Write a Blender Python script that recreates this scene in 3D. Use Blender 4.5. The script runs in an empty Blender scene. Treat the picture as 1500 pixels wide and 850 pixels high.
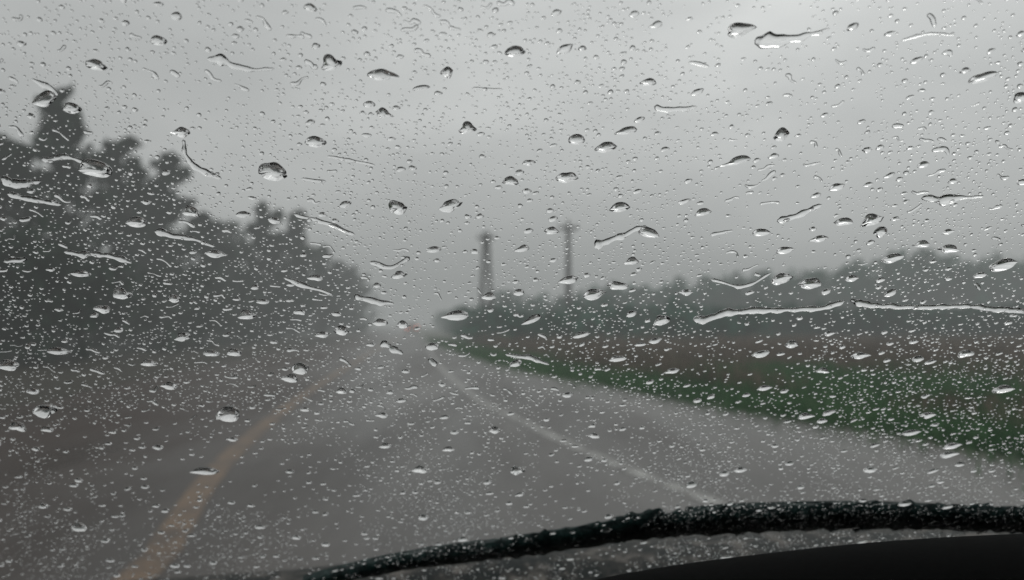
import bpy, math, random
import numpy as np
from mathutils import Vector, noise
random.seed(7); rng=np.random.default_rng(7)
scene=bpy.context.scene
scene.view_settings.view_transform='Standard'; scene.view_settings.look='None'; scene.view_settings.exposure=0

# ---------------------------------------------------------------- helpers
def link(o,parent=None):
    scene.collection.objects.link(o)
    if parent: o.parent=parent
    return o
def mesh_np(name,V,F,mats,smooth=False,parent=None,mi=None):
    me=bpy.data.meshes.new(name)
    V=np.asarray(V,dtype=np.float32)
    loops=[];starts=[];tot=0
    for f in F:
        f=np.asarray(f)
        k=f.shape[1]; loops.append(f.reshape(-1)); starts.append(tot+np.arange(len(f))*k); tot+=f.size
    loops=np.concatenate(loops).astype(np.int32); starts=np.concatenate(starts).astype(np.int32)
    me.vertices.add(len(V)); me.vertices.foreach_set('co',V.reshape(-1))
    me.loops.add(len(loops)); me.loops.foreach_set('vertex_index',loops)
    me.polygons.add(len(starts)); me.polygons.foreach_set('loop_start',starts)
    if mi is not None: me.polygons.foreach_set('material_index',np.asarray(mi,dtype=np.int32))
    me.polygons.foreach_set('use_smooth',np.full(len(starts),smooth,dtype=bool))
    me.update(calc_edges=True); me.validate()
    for m in mats: me.materials.append(m)
    return link(bpy.data.objects.new(name,me),parent)
def mat(name):
    m=bpy.data.materials.new(name); m.use_nodes=True
    nt=m.node_tree; b=nt.nodes.get('Principled BSDF'); return m,nt,b
def N(nt,t,**k):
    n=nt.nodes.new(t)
    for a,v in k.items(): setattr(n,a,v)
    return n
def ramp(nt,fac,stops):
    r=N(nt,'ShaderNodeValToRGB'); e=r.color_ramp.elements
    while len(e)<len(stops): e.new(0.5)
    for i,(p,c) in enumerate(stops): e[i].position=p; e[i].color=(*c,1)
    nt.links.new(fac,r.inputs[0]); return r.outputs[0]
def nz(nt,scale,detail=4,rough=.55,vec=None,out='Fac'):
    n=N(nt,'ShaderNodeTexNoise'); n.inputs['Scale'].default_value=scale; n.inputs['Detail'].default_value=detail; n.inputs['Roughness'].default_value=rough
    if vec is None:
        g=N(nt,'ShaderNodeNewGeometry'); vec=g.outputs['Position']
    nt.links.new(vec,n.inputs['Vector']); return n.outputs[out]

# ---------------------------------------------------------------- materials
def leaf_mat(name,c1,c2,c3):
    m,nt,b=mat(name)
    g=N(nt,'ShaderNodeNewGeometry')
    n=nz(nt,.45,3)
    mx=N(nt,'ShaderNodeMath',operation='ADD')
    s=N(nt,'ShaderNodeMath',operation='MULTIPLY'); s.inputs[1].default_value=.35; nt.links.new(g.outputs['Random Per Island'],s.inputs[0])
    nt.links.new(n,mx.inputs[0]); nt.links.new(s.outputs[0],mx.inputs[1])
    d=N(nt,'ShaderNodeBsdfDiffuse')
    nt.links.new(ramp(nt,mx.outputs[0],[(.42,c1),(.65,c2),(.9,c3)]),d.inputs['Color'])
    nt.nodes.remove(b); nt.links.new(d.outputs[0],nt.nodes['Material Output'].inputs[0])
    return m
M_leaf=leaf_mat('tree_leaves',(.010,.020,.014),(.020,.036,.026),(.036,.058,.040))
M_leaf2=leaf_mat('hedge_leaves',(.004,.042,.027),(.008,.066,.042),(.016,.095,.060))
M_bush=leaf_mat('bush_leaves',(.010,.060,.038),(.020,.092,.060),(.035,.12,.078))
M_far=leaf_mat('far_leaves',(.010,.062,.040),(.020,.095,.062),(.035,.12,.08))
M_grass=leaf_mat('grass_green',(.035,.095,.04),(.06,.15,.06),(.10,.19,.085))
M_dry=leaf_mat('grass_dry',(.09,.078,.060),(.155,.125,.10),(.23,.185,.15))
m,nt,b=mat('bark'); nt.links.new(ramp(nt,nz(nt,6),[(.3,(.02,.017,.014)),(.7,(.06,.05,.042))]),b.inputs['Base Color']); b.inputs['Roughness'].default_value=.8; M_bark=m
m,nt,b=mat('muddy_ground')
c1=ramp(nt,nz(nt,.25,6,.65),[(.35,(.03,.06,.028)),(.55,(.06,.062,.042)),(.72,(.09,.075,.058))])
nt.links.new(c1,b.inputs['Base Color']); b.inputs['Roughness'].default_value=.75; M_ground=m
m,nt,b=mat('wet_verge')
nt.links.new(ramp(nt,nz(nt,.8,6,.65),[(.35,(.018,.015,.010)),(.6,(.034,.030,.021)),(.75,(.038,.046,.028))]),b.inputs['Base Color'])
b.inputs['Roughness'].default_value=.65; b.inputs['Specular IOR Level'].default_value=.2; M_verge=m
m,nt,b=mat('wet_asphalt')
mp=N(nt,'ShaderNodeMapping'); g=N(nt,'ShaderNodeNewGeometry'); nt.links.new(g.outputs['Position'],mp.inputs[0]); mp.inputs['Rotation'].default_value=(0,0,math.radians(-8)); mp.inputs['Scale'].default_value=(1.0,.16,1)
big=nz(nt,.9,5,.6,mp.outputs[0]); fine=nz(nt,60,3,.7)
col=ramp(nt,big,[(.3,(.042,.038,.035)),(.5,(.066,.060,.056)),(.7,(.105,.096,.090))])
sp=N(nt,'ShaderNodeSeparateXYZ'); nt.links.new(g.outputs['Position'],sp.inputs[0])
ma=N(nt,'ShaderNodeMath',operation='MULTIPLY_ADD'); nt.links.new(sp.outputs['Y'],ma.inputs[0]); ma.inputs[1].default_value=.14; nt.links.new(sp.outputs['X'],ma.inputs[2])
mn=N(nt,'ShaderNodeMath',operation='MULTIPLY_ADD'); nt.links.new(nz(nt,.5,5,.6),mn.inputs[0]); mn.inputs[1].default_value=3.5; nt.links.new(ma.outputs[0],mn.inputs[2])
mr=N(nt,'ShaderNodeMapRange'); mr.interpolation_type='SMOOTHSTEP'; nt.links.new(mn.outputs[0],mr.inputs[0]); mr.inputs[1].default_value=1.4; mr.inputs[2].default_value=-2.0; mr.inputs[3].default_value=0; mr.inputs[4].default_value=.95
mud=N(nt,'ShaderNodeMix',data_type='RGBA'); nt.links.new(mr.outputs[0],mud.inputs[0]); nt.links.new(col,mud.inputs[6]); mud.inputs[7].default_value=(.036,.021,.015,1)
mix=N(nt,'ShaderNodeMix',data_type='RGBA',blend_type='MULTIPLY'); mix.inputs[0].default_value=.5
nt.links.new(mud.outputs[2],mix.inputs[6]); nt.links.new(ramp(nt,fine,[(.3,(.5,.5,.5)),(.7,(1,1,1))]),mix.inputs[7])
nt.links.new(mix.outputs[2],b.inputs['Base Color'])
rr=N(nt,'ShaderNodeMapRange'); nt.links.new(nz(nt,.6,5,.6,mp.outputs[0]),rr.inputs[0]); rr.inputs[1].default_value=.35; rr.inputs[2].default_value=.65; rr.inputs[3].default_value=.24; rr.inputs[4].default_value=.58
nt.links.new(rr.outputs[0],b.inputs['Roughness'])
sl_=N(nt,'ShaderNodeMapRange'); nt.links.new(mr.outputs[0],sl_.inputs[0]); sl_.inputs[3].default_value=.5; sl_.inputs[4].default_value=.22; nt.links.new(sl_.outputs[0],b.inputs['Specular IOR Level'])
bp=N(nt,'ShaderNodeBump'); bp.inputs['Strength'].default_value=.35; bp.inputs['Distance'].default_value=.01; nt.links.new(fine,bp.inputs['Height']); nt.links.new(bp.outputs[0],b.inputs['Normal'])
M_road=m
def paint(name,c,lo,hi,sc=5,base=(.07,.064,.06)):
    m,nt,b=mat(name)
    n=nz(nt,sc,6,.75)
    nt.links.new(ramp(nt,n,[(lo,base),(hi,c)]),b.inputs['Base Color']); b.inputs['Roughness'].default_value=.4
    return m
M_white=paint('worn_white_paint',(.42,.42,.40),.40,.64,3)
M_yellow=paint('worn_yellow_paint',(.21,.125,.06),.36,.70,2.2,(.055,.038,.028))
m,nt,b=mat('weathered_pole'); nt.links.new(ramp(nt,nz(nt,3),[(.3,(.03,.03,.028)),(.7,(.06,.06,.056))]),b.inputs['Base Color']); M_pole=m
m,nt,b=mat('porcelain'); b.inputs['Base Color'].default_value=(.2,.2,.2,1); M_ins=m
m,nt,b=mat('dash_plastic'); nt.links.new(ramp(nt,nz(nt,300,2),[(.3,(.0015,.002,.002)),(.7,(.003,.0035,.0035))]),b.inputs['Base Color']); b.inputs['Roughness'].default_value=.85; b.inputs['Specular IOR Level'].default_value=.03; M_dash=m
m,nt,b=mat('cabin_lining'); b.inputs['Base Color'].default_value=(.01,.01,.01,1); b.inputs['Roughness'].default_value=.95; b.inputs['Specular IOR Level'].default_value=.05; M_lining=m
m,nt,b=mat('wet_bonnet_paint_sheen')
nn=nz(nt,38,5,.65)
nt.links.new(ramp(nt,nn,[(.42,(.003,.007,.007)),(.52,(.022,.022,.020)),(.66,(.12,.11,.10))]),b.inputs['Base Color']); b.inputs['Roughness'].default_value=.55; b.inputs['Specular IOR Level'].default_value=.15  # grey mottle in the base colour paints in sky reflected by the wet bonnet
bp=N(nt,'ShaderNodeBump'); bp.inputs['Strength'].default_value=.8; bp.inputs['Distance'].default_value=.004; nt.links.new(nn,bp.inputs['Height']); nt.links.new(bp.outputs[0],b.inputs['Normal']); M_bonnet=m
m,nt,b=mat('wet_rubber'); nn=nz(nt,110,5,.65)
nt.links.new(ramp(nt,nn,[(.42,(.002,.010,.010)),(.6,(.007,.026,.024)),(.75,(.03,.06,.056))]),b.inputs['Base Color']); b.inputs['Roughness'].default_value=.5; b.inputs['Specular IOR Level'].default_value=.2
bp=N(nt,'ShaderNodeBump'); bp.inputs['Strength'].default_value=1; bp.inputs['Distance'].default_value=.005; nt.links.new(nn,bp.inputs['Height']); nt.links.new(bp.outputs[0],b.inputs['Normal']); M_rubber=m
m=bpy.data.materials.new('windscreen_glass'); m.use_nodes=True; nt=m.node_tree; nt.nodes.clear()
o=N(nt,'ShaderNodeOutputMaterial'); t=N(nt,'ShaderNodeBsdfTransparent'); t.inputs[0].default_value=(.95,.97,.962,1)
gl=N(nt,'ShaderNodeBsdfGlossy'); gl.inputs['Roughness'].default_value=.02
mx=N(nt,'ShaderNodeMixShader'); fr=N(nt,'ShaderNodeFresnel'); fr.inputs[0].default_value=1.2
nt.links.new(fr.outputs[0],mx.inputs[0]); nt.links.new(t.outputs[0],mx.inputs[1]); nt.links.new(gl.outputs[0],mx.inputs[2]); nt.links.new(mx.outputs[0],o.inputs[0]); M_glass=m
m=bpy.data.materials.new('rain_water'); m.use_nodes=True; nt=m.node_tree; nt.nodes.clear()
o=N(nt,'ShaderNodeOutputMaterial'); gl=N(nt,'ShaderNodeBsdfGlass'); gl.inputs['IOR'].default_value=1.333; gl.inputs['Roughness'].default_value=0
nt.links.new(gl.outputs[0],o.inputs[0]); M_water=m

# ---------------------------------------------------------------- ground / road
R=1500
mesh_np('ground',[(-R,-R,0),(R,-R,0),(R,R,0),(-R,R,0)],[[(0,1,2,3)]],[M_ground])
def catmull(P,n=8):
    P=np.array(P,float); Q=np.vstack([2*P[0]-P[1],P,2*P[-1]-P[-2]]); out=[]
    for i in range(1,len(Q)-2):
        for k in range(n):
            t=k/n
            out.append(.5*((2*Q[i])+(-Q[i-1]+Q[i+1])*t+(2*Q[i-1]-5*Q[i]+4*Q[i+1]-Q[i+2])*t*t+(-Q[i-1]+3*Q[i]-3*Q[i+1]+Q[i+2])*t**3))
    out.append(Q[-2]); return np.array(out)
right_edge=catmull([(6.4,-6),(5.6,2),(4.76,7.4),(4.3,9.2),(2.83,13.2),(1.53,17.8),(0,23.3),(-2.7,38),(-8.6,76),(-27.5,217),(-52,420)])
left_edge=catmull([(-4.6,-6),(-5.6,2),(-6.7,7.4),(-7.1,9.2),(-7.9,13.2),(-8.6,17.8),(-9.3,23.3),(-11.0,38),(-15.2,76),(-33.5,217),(-58,420)])
def strip(name,A,B,z,m,wob=0):
    n=len(A); V=[]
    for i in range(n):
        w=wob*noise.noise(Vector((A[i][0]*.7,A[i][1]*.7,0)))
        V.append((A[i][0]+w,A[i][1],z))
    for i in range(n):
        w=wob*noise.noise(Vector((B[i][0]*.7,B[i][1]*.7,5)))
        V.append((B[i][0]+w,B[i][1],z))
    F=[(i,n+i,n+i+1,i+1) for i in range(n-1)]
    return mesh_np(name,V,[F],[m])
strip('road',left_edge,right_edge,.008,M_road,.5)
vl=left_edge.copy(); vl[:,0]-=7
strip('roadside_verge',vl,left_edge+np.array([.6,0]),.004,M_verge,.8)
def line(name,P,w,m):
    C=catmull(P,10); T=np.gradient(C,axis=0); T/=np.linalg.norm(T,axis=1)[:,None]
    Nn=np.stack([T[:,1],-T[:,0]],1)*w/2
    return strip(name,C-Nn,C+Nn,.012,m)
line('white_edge_line',[(2.6,0),(1.9,4),(1.43,5.95),(.95,7.4),(.18,10.46),(-.95,16),(-3.4,33.7),(-11.7,101),(-29,217)],.14,M_white)
line('yellow_centre_line',[(-1.5,0),(-1.91,4.05),(-2.1,5),(-2.6,7.05),(-3.2,10.5),(-4.2,17.8),(-7.2,43),(-15,110),(-30,217)],.20,M_yellow)

# ---------------------------------------------------------------- vegetation
def leaf_cloud(centers,radii,per,size):
    C=np.repeat(np.asarray(centers,float),per,axis=0); Rr=np.repeat(np.asarray(radii,float),per,axis=0)
    n=len(C); d=rng.normal(size=(n,3)); d/=np.linalg.norm(d,axis=1)[:,None]; r=rng.random(n)**.45
    P=C+d*r[:,None]*Rr; P[:,2]=np.maximum(P[:,2],.05)
    a=rng.normal(size=(n,3)); a/=np.linalg.norm(a,axis=1)[:,None]
    bb=np.cross(a,rng.normal(size=(n,3))); bb/=np.linalg.norm(bb,axis=1)[:,None]
    s=(size*(.5+rng.random(n)))[:,None]
    V=np.stack([P-a*s*.6,P+bb*s*.35,P+a*s*.6,P-bb*s*.35],1).reshape(-1,3)
    return V,np.arange(4*n).reshape(-1,4)
def tube(P0,P1,r0,r1,k=7):
    P0=Vector(P0);P1=Vector(P1);d=(P1-P0).normalized(); a=d.orthogonal().normalized(); b_=d.cross(a)
    V=[];
    for P,r in((P0,r0),(P1,r1)):
        for i in range(k):
            t=2*math.pi*i/k; V.append(P+a*math.cos(t)*r+b_*math.sin(t)*r)
    F=[(i,(i+1)%k,k+(i+1)%k,k+i) for i in range(k)]
    return [tuple(v) for v in V],F
def tree(name,x,y,H,Rad,pw=.8,leaves=70,m=None,size=.34):
    V=[];F=[];cent=[];rad=[]
    def add(t):
        o=len(V); V.extend(t[0]); F.extend([tuple(i+o for i in f) for f in t[1]])
    pts=[Vector((x,y,0))]
    for i in range(1,9):
        pts.append(Vector((x+random.uniform(-.12,.12)*i**.6,y+random.uniform(-.12,.12)*i**.6,H*.95*i/8)))
    r=lambda t:.028*H*(1-t)**.9*.75+.02
    for i in range(8): add(tube(pts[i],pts[i+1],r(i/8),r((i+1)/8)))
    nl=int(H*4.6)
    for i in range(nl):
        t=.05+.92*(i+random.random())/nl
        k=min(7,int(t*8)); base=pts[k].lerp(pts[k+1],t*8-k)
        L=Rad*((1-t)**pw)*random.choice((.45,.7,1,1.15,1.5))*(min(1,.6+t*2.5)) +.25
        a=random.uniform(0,2*math.pi)+i*2.4
        tip=base+Vector((math.cos(a)*L,math.sin(a)*L,L*random.uniform(.1,.7)))
        mid=base.lerp(tip,.5)+Vector((0,0,-.06*L))
        add(tube(base,mid,r(t)*.5,r(t)*.3,5)); add(tube(mid,tip,r(t)*.3,.012,5))
        for q in (.45,.75,1.0):
            p=base.lerp(tip,q); s=.22+.26*L*(.7+.5*random.random())
            cent.append(p+Vector((random.uniform(-.2,.2),random.uniform(-.2,.2),random.uniform(-.1,.3)))); rad.append((s,s,s*.8))
    lv,lf=leaf_cloud([tuple(c) for c in cent],rad,leaves,size)
    o=len(V); V=np.vstack([np.array(V),lv])
    return mesh_np(name,V,[np.array(F),lf+o],[M_bark,m or M_leaf],mi=[0]*len(F)+[1]*len(lf))
trees=[(-20.9,33,9.6,2.6,.8),(-20.6,36,12.6,2.1,.85),(-26.5,40,11,3.4,.8),(-20.9,43,11.9,2.5,.85),(-20.7,47,12.0,2.3,.85),(-19.9,51,8.8,2.8,.8),
 (-26,55,11,3.6,.6),(-18.8,60,11.0,2.5,.8),(-18.3,67,11.3,2.6,.8),(-18.7,78,9.2,3.0,.6),(-19.9,92,8.3,3.2,.6),(-22.4,112,8.2,3.8,.5),(-29.5,34,10,3.6,.7),(-24,66,10,3.6,.6)]
for i,(x,y,H,Rd,pw) in enumerate(trees):
    tree('roadside_tree',x,y,H,Rd,pw,leaves=20 if y<70 else 16,size=.32+y*.0022)
c=[];r_=[]
for i in range(760):
    y=24+ (random.random()**1.5)*170
    xe=-13.2-(y-27)*.125 if y<110 else -23.6-(y-110)*.15
    x=xe-1.5-random.random()**1.3*15
    h=random.uniform(.3,3.6)*(1 if y<100 else 1.3); s=random.uniform(.7,1.5)
    c.append((x,y,h)); r_.append((s*1.2,s*1.2,s))
V,F=leaf_cloud(c,r_,55,.46); mesh_np('shrubbery',V,[F],[M_leaf])
c=[];r_=[]
for i in range(300):
    y=random.uniform(125,330); x=-27.5-(y-125)*.135-random.random()*26-2; h=random.random()*8.0
    s=random.uniform(1.4,2.8); c.append((x,y,h)); r_.append((s*1.2,s,s))
V,F=leaf_cloud(c,r_,50,1.0); mesh_np('distant_trees',V,[F],[M_far])
c=[];r_=[]
for i in range(700):
    t=random.random(); x=9+t*60; y=54-4*t+random.uniform(-2,2)+4*(1-t)
    top=1.9+.7*noise.noise(Vector((x*.15,0,3)))+.5*t
    h=random.random()*top; s=random.uniform(.5,1.0); c.append((x,y,h)); r_.append((s*1.3,s,s))
V,F=leaf_cloud(c,r_,60,.42); mesh_np('hedgerow',V,[F],[M_leaf2])
c=[];r_=[]
for i in range(620):
    y=45+random.random()**1.4*190; x=(-3.9-(y-38)*.148 if y<76 else -8.6-(y-76)*.134)+3.2+random.random()*16+(y-45)*.02
    h=random.random()*(1.4+.012*y)*(1+.5*noise.noise(Vector((x*.3,y*.05,8)))); s=random.uniform(.6,1.3); c.append((x,y,h)); r_.append((s*1.2,s,s))
V,F=leaf_cloud(c,r_,55,.48); mesh_np('roadside_bushes',V,[F],[M_bush])
c=[];r_=[]
for i in range(900):
    t=random.random(); x=-2+t*92; y=95+random.uniform(-7,7)
    top=3.9+4.6*min(1,max(0,(x-5)/45))+1.6*noise.noise(Vector((x*.12,1,7)))+1.2*noise.noise(Vector((x*.45,1,7)))
    h=random.random()*top; s=random.uniform(.8,1.7); c.append((x,y,h)); r_.append((s*1.2,s,s))
V,F=leaf_cloud(c,r_,50,.7); mesh_np('distant_tree_belt',V,[F],[M_far])
def grass(name,pts,h,w,m):
    n=len(pts); P=np.asarray(pts,float); a=rng.random(n)*math.pi*2; H=h*(.5+rng.random(n)); W=w*(.6+rng.random(n)*.8)
    lean=rng.normal(size=(n,2))*.28*H[:,None]
    dx=np.cos(a)*W;dy=np.sin(a)*W; z=np.zeros(n)
    A=np.stack([P[:,0]-dx,P[:,1]-dy,z],1);B=np.stack([P[:,0]+dx,P[:,1]+dy,z],1)
    Mi=np.stack([P[:,0]+lean[:,0]*.4+dx*.6,P[:,1]+lean[:,1]*.4+dy*.6,H*.6],1); Mj=Mi.copy(); Mj[:,0]-=dx*1.2; Mj[:,1]-=dy*1.2
    T=np.stack([P[:,0]+lean[:,0],P[:,1]+lean[:,1],H],1)
    V=np.stack([A,B,Mi,T,Mj],1).reshape(-1,3); F=np.arange(5*n).reshape(-1,5)
    mesh_np(name,V,[F],[m])
re_y=right_edge[:,1]; re_x=right_edge[:,0]
def edge(y): return np.interp(y,re_y,re_x)
n=42000; y=4+rng.random(n)**1.6*60; x=edge(y)+.15+rng.random(n)**1.5*(3.5+y*.22)+.45*rng.normal(size=n)*(rng.random(n)<.4)
grass('verge_grass',np.stack([x,y],1),.20,.011,M_grass)
n=60000; y=6+rng.random(n)**1.2*44; x=edge(y)+1.8+rng.random(n)*(8+y*.95)
k=np.array([noise.noise(Vector((a*.22,b_*.22,0)))+.5*noise.noise(Vector((a*.9,b_*.9,4)))+min(.4,(b_-17)*.03)>.02 for a,b_ in zip(x,y)])
hh=.28+.34*np.clip((y-12)/16,0,1)
grass('dry_grass',np.stack([x,y],1)[k],hh[k],.015,M_dry)
k2=~k; grass('field_grass',np.stack([x,y],1)[k2],.28,.016,M_grass)

# ---------------------------------------------------------------- utility poles
def pole(name,x,y,H,aframe):
    root=link(bpy.data.objects.new(name,None)); root.location=(x,y,0)
    def part(n,P0,P1,r0,r1,mm=M_pole):
        v,f=tube(P0,P1,r0,r1,12); v=list(v)
        o=mesh_np(n,v,[f,[tuple(range(11,-1,-1))],[tuple(range(12,24))]],[mm],parent=root); return o
    if aframe:
        part('leg_1',(-.5,0,0),(-.14,0,H),.24,.17); part('leg_2',(.5,0,0),(.14,0,H),.24,.17)
        part('tie_1',(-.36,0,H*.33),(.36,0,H*.33),.07,.07); part('tie_2',(-.26,0,H*.62),(.26,0,H*.62),.07,.07)
    else:
        part('shaft',(0,0,0),(0,0,H),.30,.17)
    part('crossarm',(-.75,-.2,H-.45),(.75,-.2,H-.45),.11,.11)
    part('brace_1',(-.6,-.2,H-.5),(0,-.17,H-1.1),.03,.03); part('brace_2',(.6,-.2,H-.5),(0,-.17,H-1.1),.03,.03)
    for i,q in enumerate((-.64,.64,0)):
        z0=H-.38 if q else H
        part('insulator_%d'%(i+1),(q,-.2 if q else 0,z0),(q,-.2 if q else 0,z0+.28),.06,.04,M_ins)
pole('utility_pole',-2.15,66,8.9,True)
pole('utility_pole',4.25,60,9.0,False)

# ---------------------------------------------------------------- distant car ahead
def simple(name,c,rough=.4,em=None):
    m,nt,b=mat(name); b.inputs['Base Color'].default_value=(*c,1); b.inputs['Roughness'].default_value=rough
    if em: b.inputs['Emission Color'].default_value=(*em[0],1); b.inputs['Emission Strength'].default_value=em[1]
    return m
Mb=simple('car_paint',(.30,.22,.19),.3); Mw=simple('car_window',(.02,.025,.03),.1); Mt=simple('tyre',(.015,.015,.015),.8); Ml=simple('tail_lamp',(.4,.03,.02),.3,((1,.16,.07),2.5))
dc=link(bpy.data.objects.new('distant_car',None)); dc.location=(-14.1,112,.01); dc.rotation_euler=(0,0,.135)
prof=[(-2.1,.35),(-2.15,.75),(-2.05,.98),(-1.75,1.38),(-1.2,1.48),(.1,1.46),(.85,1.02),(1.85,.88),(2.1,.65),(2.1,.35)]
V=[];sec=[(-.86,.93),(-.8,1.0),(.8,1.0),(.86,.93)]
for sx_,kz in sec:
    for (py_,pz) in prof:
        inset=1-.16*max(0,(pz-.95)/.5); V.append((sx_*inset,py_*(1 if abs(sx_)<.85 else .97),.35+(pz-.35)*kz))
n=len(prof);F=[]
for s_ in range(3):
    for j in range(n): F.append((s_*n+j,s_*n+(j+1)%n,(s_+1)*n+(j+1)%n,(s_+1)*n+j))
mesh_np('body',V,[F,[tuple(range(n))[::-1]],[tuple(3*n+j for j in range(n))]],[Mb],parent=dc)
mesh_np('rear_window',[(-.62,-2.03,1.03),(.62,-2.03,1.03),(.56,-1.80,1.36),(-.56,-1.80,1.36)],[[(0,1,2,3)]],[Mw],parent=dc)
for s_ in(-1,1):
    mesh_np('side_window',[(s_*.86,-1.6,1.0),(s_*.86,.7,1.0),(s_*.77,.05,1.38),(s_*.77,-1.4,1.38)],[[(0,1,2,3)]],[Mw],parent=dc)
    mesh_np('tail_lamp',[(s_*.82,-2.17,.74),(s_*.56,-2.18,.74),(s_*.56,-2.13,.92),(s_*.80,-2.12,.92)],[[(0,1,2,3)]],[Ml],parent=dc)
    for yy in(-1.35,1.35):
        v,f=tube((s_*.62,yy,.32),(s_*.87,yy,.32),.32,.32,18)
        mesh_np('wheel',v,[f,[tuple(range(18))[::-1]],[tuple(range(18,36))]],[Mt],parent=dc)

# ---------------------------------------------------------------- car + windscreen
car=link(bpy.data.objects.new('car',None))
EYE=Vector((0,0,1.3)); FPX=1500*28/36; PITCH=math.radians(2.45)
TILT=math.radians(49)
GO=Vector((0,.5,1.32)); GU=Vector((1,0,0)); GV=Vector((0,-math.cos(TILT),math.sin(TILT))); GN=Vector((0,math.sin(TILT),math.cos(TILT)))
fw=Vector((0,math.cos(PITCH),math.sin(PITCH))); upv=Vector((0,-math.sin(PITCH),math.cos(PITCH)))
def sight(px,py):
    d=(GU*(px-750)+upv*(425-py)+fw*FPX)
    t=(GO-EYE).dot(GN)/d.dot(GN); P=EYE+d*t; q=P-GO
    return q.dot(GU),q.dot(GV),t,abs(d.normalized().dot(GN))
def glass_pt(u,v,n=0): return GO+GU*u+GV*v+GN*n
corners=[glass_pt(-.62,-.42),glass_pt(.80,-.42),glass_pt(.80,.36),glass_pt(-.62,.36)]
mesh_np('windscreen',[tuple(p) for p in corners],[[(0,1,2,3)]],[M_glass],parent=car)
GOa=np.array(GO);GUa=np.array(GU);GVa=np.array(GV);GNa=np.array(GN); GAP=.0004
VV=[];Q4=[];T3=[];NG={}
cnt=0
def drop(u,v,a,b_,rot,hf=.55,irr=.12,res=1,shift=-.2,lens=0,hat=0,pw=.6):
    global cnt
    ns,nr=((9,3),(20,6),(40,12))[res]
    th=np.arange(ns)*2*np.pi/ns
    ux=np.cos(th); uy=np.sin(th)
    uy=uy*np.abs(uy)**lens; uy=np.where(uy>0,uy*(1+hat),uy*(1-hat))
    if res:
        Rr=1+irr*(random.uniform(-1,1)*np.cos(2*th+random.uniform(0,6))*.6+random.uniform(-1,1)*np.cos(3*th+random.uniform(0,6))+random.uniform(-1,1)*.5*np.cos(4*th+random.uniform(0,6))+random.uniform(-1,1)*.35*np.cos(5*th+random.uniform(0,6))+random.uniform(-1,1)*.25*np.cos(7*th+random.uniform(0,6)))
    else: Rr=1+irr*np.cos(3*th+random.uniform(0,6))
    rr=np.sin(np.linspace(0,np.pi/2,nr+1))[1:]
    H=hf*min(a,b_)
    X=(rr[:,None]*(Rr*ux)[None]).reshape(-1); r=np.repeat(rr,ns); Y=(rr[:,None]*(Rr*uy)[None]).reshape(-1)+shift*(1-r)
    Z=H*(1-r**2)**pw
    X=np.append(X,0);Y=np.append(Y,shift);Z=np.append(Z,H)
    X*=a;Y*=b_
    c,s=math.cos(rot),math.sin(rot); U=X*c-Y*s+u; W=X*s+Y*c+v
    P=GOa+U[:,None]*GUa+W[:,None]*GVa+(Z+GAP)[:,None]*GNa
    base=P[(nr-1)*ns:nr*ns].copy()
    VV.append(P);VV.append(base)
    i=np.arange(ns);j=(i+1)%ns
    for k in range(nr-1):
        Q4.append(np.stack([k*ns+j,(k+1)*ns+j,(k+1)*ns+i,k*ns+i],1)+cnt)
    T3.append(np.stack([np.full(ns,nr*ns),j,i],1)+cnt)
    NG.setdefault(ns,[]).append(cnt+nr*ns+1+np.arange(ns))
    cnt+=len(P)+ns
def rivulet(pts,hf=.6,wob=.3):
    global cnt
    C=catmull(pts,10); n=len(C)
    ph=random.uniform(0,99)
    T=np.gradient(C[:,:2],axis=0); T/=np.maximum(np.linalg.norm(T,axis=1),1e-9)[:,None]
    Nn=np.stack([-T[:,1],T[:,0]],1)
    L=np.concatenate([[0],np.cumsum(np.linalg.norm(np.diff(C[:,:2],axis=0),axis=1))])
    w=np.abs(C[:,2])*np.array([1+wob*noise.noise(Vector((l*220,ph,0)))*1.6 for l in L])
    off=np.array([.6*ww*noise.noise(Vector((l*160,ph,9))) for l,ww in zip(L,w)])
    e=np.minimum(1,np.minimum(L,L[-1]-L)/np.maximum(w*1.3,1e-6)); w=w*np.sqrt(np.maximum(e*(2-e),.0))+2e-5
    s=np.sin(np.linspace(-np.pi/2,np.pi/2,9)); k=9
    P2=C[:,None,:2]+Nn[:,None,:]*(off[:,None,None]+s[None,:,None]*w[:,None,None])
    Z=hf*w[:,None]*(1-s**2)[None]**.6
    P=GOa+P2[...,0:1]*GUa+P2[...,1:2]*GVa+(Z+GAP)[...,None]*GNa
    V=P.reshape(-1,3); B=P[:,[0,-1],:].reshape(-1,3)
    VV.append(V);VV.append(B)
    i=np.arange(n-1)
    for j in range(k-1):
        Q4.append(np.stack([i*k+j,i*k+j+1,(i+1)*k+j+1,(i+1)*k+j],1)+cnt)
    o=cnt+n*k
    Q4.append(np.stack([i*2,(i+1)*2,(i+1)*2+1,i*2+1],1)+o)
    cnt+=n*k+2*n
placed=[]
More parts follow.
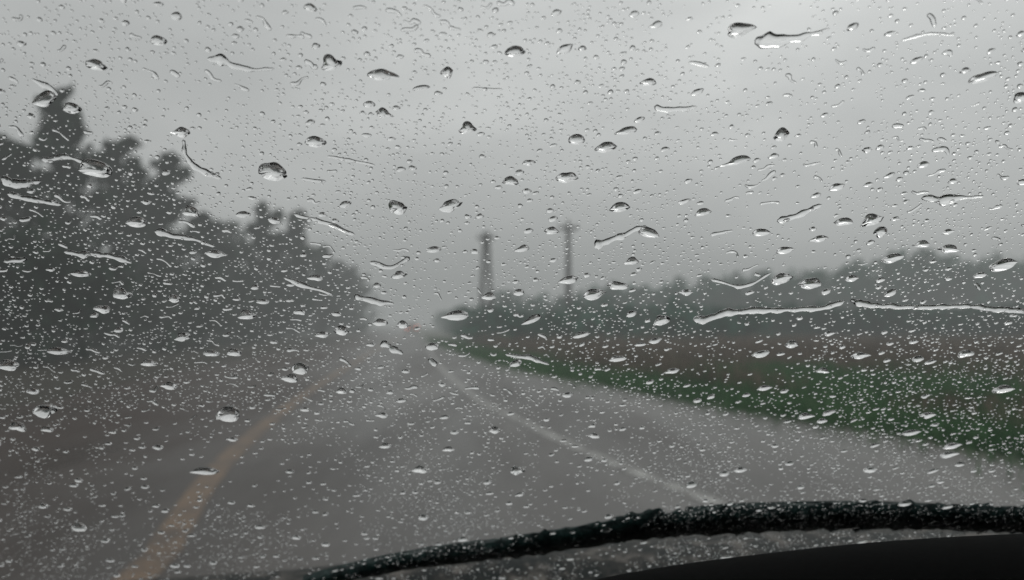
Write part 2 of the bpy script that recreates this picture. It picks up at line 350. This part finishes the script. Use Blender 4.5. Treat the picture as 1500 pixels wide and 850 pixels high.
big=[(1085,45,20,10,15),(755,78,13,9,10),(485,95,14,12,20),(560,113,20,9,0),(853,72,6,4,0),(655,107,8,9,20),(617,130,12,4,10),(562,168,11,8,-15),(685,190,12,9,5),(462,210,14,9,0),
(265,195,12,8,0),(400,256,20,14,0),(888,218,14,9,15),(918,194,15,6,15),(1145,200,10,11,20),(1080,238,20,6,15),(1440,116,18,7,18),(1496,145,9,9,40),(830,262,15,9,0),(775,240,8,5,10),(748,268,11,7,0),
(660,303,16,9,20),(583,307,12,12,20),(908,306,14,8,10),(950,342,15,8,-20),(1030,313,11,6,15),(1278,325,15,9,25),(1290,342,9,8,0),(1236,327,13,6,0),(1308,380,14,7,20),
(1145,410,13,9,20),(1187,418,16,8,0),(1248,410,9,5,15),(870,433,15,9,15),(833,412,13,7,15),(668,464,18,8,5),(716,437,10,6,0),(315,374,14,6,0),(280,313,11,8,0),(200,328,14,8,0),(178,433,13,8,0),
(150,455,10,6,0),(268,495,12,6,15),(362,464,12,7,0),(140,252,22,13,-10),(105,160,12,8,0),(65,147,19,9,20),(140,97,14,8,-10),(65,604,17,8,10),(335,610,18,11,20),(440,542,12,9,25),(425,556,11,6,10),
(248,567,11,6,0),(343,518,10,6,5),(310,520,11,5,0),(218,534,11,5,0),(500,487,10,8,0),(472,492,10,5,10),(12,538,15,7,10),(758,692,9,6,15),(615,690,9,6,0),(300,692,20,5,0),(115,775,10,5,0),(725,632,8,5,10),
(590,478,9,6,0),(1160,507,9,6,0),(1215,490,7,4,10),(1115,520,12,5,15),(1260,523,12,5,10),(970,472,12,8,30),(905,420,14,7,0),(780,470,16,5,30),(852,492,11,5,15),(905,527,11,5,10),(1005,430,9,5,0),(1350,360,12,5,0),
(1470,390,18,8,15),(1390,366,14,6,0),(1415,520,11,5,10),(1470,573,14,5,15),(1335,635,12,4,15),(1395,655,12,4,15),(1390,668,12,4,15),(1360,610,10,4,10),(985,545,10,4,10),(1205,545,9,4,0),(1120,570,9,4,10),(557,475,10,6,0),
(635,367,11,5,0),(585,405,10,6,20),(760,430,8,5,0),(925,385,10,6,10),(808,340,10,6,0),(1115,342,12,6,0),(1150,368,12,6,15),(1200,352,12,5,15),(950,122,11,6,0),(25,627,11,6,10),(85,516,16,5,0),(118,402,13,5,0),
(255,440,8,6,0),(385,443,9,4,0),(462,408,10,5,0),(340,645,8,3,0),(48,575,9,4,0),(620,760,8,4,0),(500,575,8,5,0),(657,660,8,4,0),(565,655,9,4,10),(560,610,9,4,0),(870,640,8,4,0),(1180,612,10,5,10),(1085,690,9,4,10),(1275,690,9,4,10)]
for px,py,w,h,rt in big:
    u,v,t,fs=sight(px,py); a=w*t*1.12; b_=h*t/fs*.9
    up=max(0,(430-py)/430)
    drop(u,v,a,b_,math.radians(rt+random.uniform(-4,4)),hf=random.uniform(.9,1.1)+.3*up,irr=random.uniform(.10,.22),res=2,shift=random.uniform(-.45,-.2)-.15*up,lens=random.uniform(.3,.9),hat=random.uniform(.05,.4),pw=.75); placed.append((u,v,max(a,b_)))
riv=[[(1015,470,5),(1040,467,8),(1065,460,7),(1100,457,5),(1150,455,4.5),(1200,452,5),(1228,445,4.5),(1238,441,1.5)],
[(1246,440,2),(1262,446,5),(1310,450,4),(1370,451,4.5),(1410,449,4),(1460,454,5),(1520,458,5),(1640,470,4)],
[(1106,58,11),(1130,62,10),(1165,57,6),(1195,50,3.5),(1216,42,1.5)],
[(303,88,4),(325,90,7),(345,98,5),(370,103,3),(402,101,2)],[(93,370,3),(120,373,5),(150,374,4),(175,380,5),(193,386,3)],
[(226,341,7),(250,345,5),(285,352,3),(315,362,3)],[(430,316,3),(470,325,3),(512,342,3)],
[(268,205,3),(272,228,3),(290,248,6),(325,263,3)],[(478,230,2.5),(510,235,2.5),(550,243,2)],[(958,158,4),(985,161,5),(1022,157,2)],
[(870,362,9),(895,352,7),(925,340,4),(947,331,2)],[(1138,325,5),(1165,318,5),(1205,300,3)],[(1008,92,3),(1040,98,2)],[(415,408,3),(450,420,4),(487,432,3)],
[(518,434,4),(545,441,6),(578,446,3)],[(45,116,3),(72,130,4),(84,141,3)],[(690,130,2),(738,132,2)],[(1350,290,3),(1380,293,7),(1410,290,4),(1442,288,2)],
[(540,385,4),(575,392,4),(600,377,3)],[(440,262,3),(478,267,3)],[(480,330,3),(520,345,3)],
[(0,262,8),(25,270,7),(60,266,4)],[(10,285,4),(40,292,5),(90,300,3)],[(60,235,4),(100,232,4),(130,240,3)],
[(1040,345,3),(1075,338,2)],[(1365,222,3),(1385,218,4),(1390,228,2)],[(1040,410,2.5),(1090,420,3),(1130,400,2)],[(740,520,3),(775,525,4),(805,535,2)],
[(1320,60,2),(1360,50,2),(1400,52,1.5)],[(5,385,4),(40,380,3)],[(560,500,6),(575,512,6),(590,520,3)],[(630,525,4),(637,538,5)]]
for L in riv:
    P=[]
    for px,py,w in L:
        u,v,t,fs=sight(px,py); P.append((u,v,w*t)); placed.append((u,v,w*t*1.5))
    rivulet(P,hf=.8,wob=.4)
cell=.012; H={}
def put(u,v,r):
    H.setdefault((int(u//cell),int(v//cell)),[]).append((u,v,r))
for p in placed: put(*p)
def free(u,v,r,f=1.0):
    ci,cj=int(u//cell),int(v//cell)
    for i in range(ci-1,ci+2):
        for j in range(cj-1,cj+2):
            for (a,b_,c) in H.get((i,j),()):
                if (a-u)**2+(b_-v)**2<((r+c)*f)**2: return False
    return True
for i in range(1300):
    u=random.uniform(-.5,.6); v=random.uniform(-.13,.3)
    if noise.noise(Vector((u*6,v*6,2)))+ (.25 if u<-.1 else -.03)<.02: continue
    k=random.randint(3,4); P=[];a=random.uniform(-.5,.35)
    w=random.uniform(.0004,.0009)
    for j in range(k):
        P.append((u,v,w*random.uniform(.6,1.9))); u+=math.cos(a)*random.uniform(.002,.0042); v+=math.sin(a)*random.uniform(.002,.0042); a=max(-1,min(.8,a+random.uniform(-1.1,1.1)))
    if free(P[0][0],P[0][1],.004): rivulet(P,hf=.9); [put(q[0],q[1],.0015) for q in P]
c_=0
for i in range(15000):
    u=random.uniform(-.6,.75); v=random.uniform(-.38,.30)
    a=.0010+random.expovariate(1/.0007); a=min(a,.0040)
    low=v<-.06
    if not low and random.random()<.3: continue
    if not free(u,v,a*1.15): continue
    asp=random.uniform(.42,.68) if low else random.uniform(.42,.72)
    a*=1.22 if low else 1.15
    drop(u,v,a,a*asp,math.radians(random.gauss(17 if u>0 else 6,9)),hf=random.uniform(.8,1.15),irr=random.uniform(.05,.2),res=1,shift=random.uniform(-.45,-.1),lens=random.uniform(.05,.6),hat=random.uniform(-.1,.3),pw=.7); put(u,v,a); c_+=1
    if c_>4000: break
c_=0
for i in range(160000):
    u=random.uniform(-.54,.66); v=random.uniform(-.36,.28)
    d=.68+noise.noise(Vector((u*9,v*9,0)))*.9+noise.noise(Vector((u*40,v*40,4)))*.8
    if v<-.11: d-=.42 if u<0.12 else -.1
    elif u<-.05 and v<.12: d+=.25
    if random.random()>d: continue
    a=.0005+random.expovariate(1/.0003); a=min(a,.0016)
    if not free(u,v,a*1.1): continue
    drop(u,v,a,a*random.uniform(.55,.95),math.radians(random.gauss(8,15)),hf=random.uniform(.8,1.1),irr=.08,res=0,shift=-.3); put(u,v,a); c_+=1
    if c_>34000: break
F=[np.concatenate(Q4),np.concatenate(T3)]+[np.array(v) for v in NG.values()]
mesh_np('raindrops',np.vstack(VV),F,[M_water],smooth=True,parent=car)

def wiper():
    C=[]
    for px,py in [(440,868),(520,848),(620,829),(740,814),(850,798),(930,784),(1010,778),(1200,769),(1350,768),(1500,773),(1640,780)]:
        u,v,t,fs=sight(px,py); C.append((u,v))
    C=catmull(C,14); n=len(C)
    V=[];F=[]
    prof=[(-.010,.002),(-.014,.006),(-.014,.010),(-.006,.011),(-.004,.017),(.003,.017),(.006,.012),(.015,.010),(.018,.006),(.010,.002)]
    for i,(u,v) in enumerate(C):
        t=i/(n-1); w=(.28+.76*min(1,t*2.1))*(1+.2*noise.noise(Vector((u*30,0,0)))+.2*noise.noise(Vector((u*120,0,0))))
        for q,(a,h) in enumerate(prof):
            V.append(tuple(glass_pt(u,v+a*w*(1+.45*noise.noise(Vector((u*130,q*3.1,0)))),h)))
    k=len(prof)
    for i in range(n-1):
        for j in range(k): F.append((i*k+j,i*k+(j+1)%k,(i+1)*k+(j+1)%k,(i+1)*k+j))
    mesh_np('wiper_blade',V,[F,[tuple(range(k))],[tuple((n-1)*k+j for j in range(k))[::-1]]],[M_rubber],smooth=True,parent=car)
    V=[];F=[]
    A=[sight(px,py)[:2] for px,py in [(1010,778),(1100,772),(1300,770),(1500,783),(1680,818)]]
    A=catmull(A,8); prof=[(-.004,.016),(-.004,.021),(.004,.021),(.004,.016)]
    for u,v in A:
        for a,h in prof: V.append(tuple(glass_pt(u,v+a,h)))
    n=len(A)
    for i in range(n-1):
        for j in range(4): F.append((i*4+j,i*4+(j+1)%4,(i+1)*4+(j+1)%4,(i+1)*4+j))
    mesh_np('wiper_arm',V,[F,[(3,2,1,0)],[tuple((n-1)*4+j for j in range(4))]],[M_rubber],parent=car)
wiper()
xs=[-.5,-.3,-.21,-.11,.073,.255,.40,.547,.70,.85]; zt=[1.0,1.012,1.022,1.037,1.050,1.060,1.067,1.069,1.066,1.06]
V=[];F=[]
rows=[(.80,-.035),(.84,-.010),(.89,0),(.97,-.01),(1.15,-.06),(1.45,-.17),(1.7,-.36),(1.75,-.6)]
for (y,dz) in rows:
    for x,z in zip(xs,zt): V.append((x,y,z+dz))
nx=len(xs)
for i in range(len(rows)-1):
    for j in range(nx-1): F.append((i*nx+j,i*nx+j+1,(i+1)*nx+j+1,(i+1)*nx+j))
o=mesh_np('bonnet',V,[F],[M_bonnet],smooth=True,parent=car); s=o.modifiers.new('s','SUBSURF'); s.levels=2; s.render_levels=2
cr=[(-.6,1.06),(-.3,1.075),(-.1,1.098),(.056,1.141),(.15,1.153),(.236,1.163),(.321,1.168),(.407,1.170),(.55,1.168),(.78,1.15)]
V=[];F=[]
rows=[(.70,-.105),(.62,-.04),(.54,-.006),(.50,0),(.46,-.006),(.42,-.03),(.39,-.09),(.38,-.3),(.36,-.7)]
for y,dz in rows:
    for x,z in cr: V.append((x,y,z+dz))
nx=len(cr)
for i in range(len(rows)-1):
    for j in range(nx-1): F.append((i*nx+j,i*nx+j+1,(i+1)*nx+j+1,(i+1)*nx+j))
o=mesh_np('dashboard',V,[F],[M_dash],smooth=True,parent=car); s=o.modifiers.new('s','SUBSURF'); s.levels=2; s.render_levels=2
x0,x1,y0,y1,z0,z1=-.62,.80,-1.7,.25,.35,1.60
V=[(x0,y0,z0),(x1,y0,z0),(x1,y0,z1),(x0,y0,z1),(x0,.70,z0),(x1,.70,z0),(x1,y1,z1),(x0,y1,z1),(x0,.78,.99),(x1,.78,.99)]
F4=[(0,1,2,3),(0,4,5,1),(3,2,6,7),(4,8,9,5)]; F5=[(0,3,7,8,4),(1,5,9,6,2)]
mesh_np('cabin_shell',V,[F4,F5],[M_lining],parent=car)

# ---------------------------------------------------------------- rain haze (homogeneous absorption, with emission standing in for scattered daylight)
SIG=.0056; HZ=(.318,.326,.323)
m=bpy.data.materials.new('emissive_rain_haze'); m.use_nodes=True; nt=m.node_tree; nt.nodes.clear()
o=N(nt,'ShaderNodeOutputMaterial'); ab=N(nt,'ShaderNodeVolumeAbsorption'); ab.inputs['Density'].default_value=SIG; ab.inputs['Color'].default_value=(0,0,0,1)
em=N(nt,'ShaderNodeEmission'); em.inputs['Color'].default_value=(*HZ,1); em.inputs['Strength'].default_value=SIG
ad=N(nt,'ShaderNodeAddShader'); nt.links.new(ab.outputs[0],ad.inputs[0]); nt.links.new(em.outputs[0],ad.inputs[1]); nt.links.new(ad.outputs[0],o.inputs['Volume'])
X0,X1,Y0,Y1,Z0,Z1=-420,420,1.9,600,-.5,30
V=[(X0,Y0,Z0),(X1,Y0,Z0),(X1,Y1,Z0),(X0,Y1,Z0),(X0,Y0,Z1),(X1,Y0,Z1),(X1,Y1,Z1),(X0,Y1,Z1)]
mesh_np('emissive_rain_mist',V,[[(3,2,1,0),(4,5,6,7),(0,1,5,4),(1,2,6,5),(2,3,7,6),(3,0,4,7)]],[m])

# ---------------------------------------------------------------- sky + sun
w=bpy.data.worlds.new('World'); scene.world=w; w.use_nodes=True; nt=w.node_tree; nt.nodes.clear()
o=N(nt,'ShaderNodeOutputWorld'); bg=N(nt,'ShaderNodeBackground'); bg.inputs['Strength'].default_value=.12
sky=N(nt,'ShaderNodeTexSky',sky_type='NISHITA'); sky.sun_disc=False; EL=math.radians(50); AZ=math.radians(35)
sky.sun_elevation=EL; sky.sun_rotation=AZ
hs=N(nt,'ShaderNodeHueSaturation'); hs.inputs['Saturation'].default_value=.06; nt.links.new(sky.outputs[0],hs.inputs['Color'])
tc=N(nt,'ShaderNodeTexCoord'); mp=N(nt,'ShaderNodeMapping'); mp.inputs['Scale'].default_value=(1,1,2.6); nt.links.new(tc.outputs['Generated'],mp.inputs[0])
cl=nz(nt,2.2,5,.5,mp.outputs[0])
cc=ramp(nt,cl,[(.3,(4.7,4.74,4.74)),(.5,(5.7,5.72,5.7)),(.7,(7.5,7.5,7.45))])
sx=N(nt,'ShaderNodeSeparateXYZ'); nt.links.new(tc.outputs['Generated'],sx.inputs[0])
gr=N(nt,'ShaderNodeMapRange'); nt.links.new(sx.outputs['Z'],gr.inputs[0]); gr.inputs[1].default_value=0; gr.inputs[2].default_value=.35; gr.inputs[3].default_value=.80; gr.inputs[4].default_value=1.05
gx=N(nt,'ShaderNodeMapRange'); nt.links.new(sx.outputs['X'],gx.inputs[0]); gx.inputs[1].default_value=-.6; gx.inputs[2].default_value=.5; gx.inputs[3].default_value=.82; gx.inputs[4].default_value=1.17
mu=N(nt,'ShaderNodeMath',operation='MULTIPLY'); nt.links.new(gr.outputs[0],mu.inputs[0]); nt.links.new(gx.outputs[0],mu.inputs[1])
sc=N(nt,'ShaderNodeVectorMath',operation='SCALE'); nt.links.new(cc,sc.inputs[0]); nt.links.new(mu.outputs[0],sc.inputs['Scale'])
mx=N(nt,'ShaderNodeMix',data_type='RGBA'); mx.inputs[0].default_value=.88; nt.links.new(hs.outputs[0],mx.inputs[6]); nt.links.new(sc.outputs[0],mx.inputs[7])
nt.links.new(mx.outputs[2],bg.inputs['Color']); nt.links.new(bg.outputs[0],o.inputs[0])
sl=bpy.data.lights.new('sun','SUN'); sl.energy=.55; sl.angle=math.radians(25); sl.color=(1,.98,.95)
so=link(bpy.data.objects.new('sun',sl)); d=Vector((math.sin(AZ)*math.cos(EL),math.cos(AZ)*math.cos(EL),math.sin(EL))); so.rotation_euler=d.to_track_quat('Z','Y').to_euler()

# ---------------------------------------------------------------- camera
cd=bpy.data.cameras.new('camera'); cam=link(bpy.data.objects.new('camera',cd)); scene.camera=cam
cam.location=EYE; cam.rotation_euler=(math.radians(90)+PITCH,0,0); cd.lens=28; cd.sensor_width=36; cd.clip_start=.01; cd.clip_end=4000
cd.dof.use_dof=True; cd.dof.focus_distance=.48; cd.dof.aperture_fstop=5.4
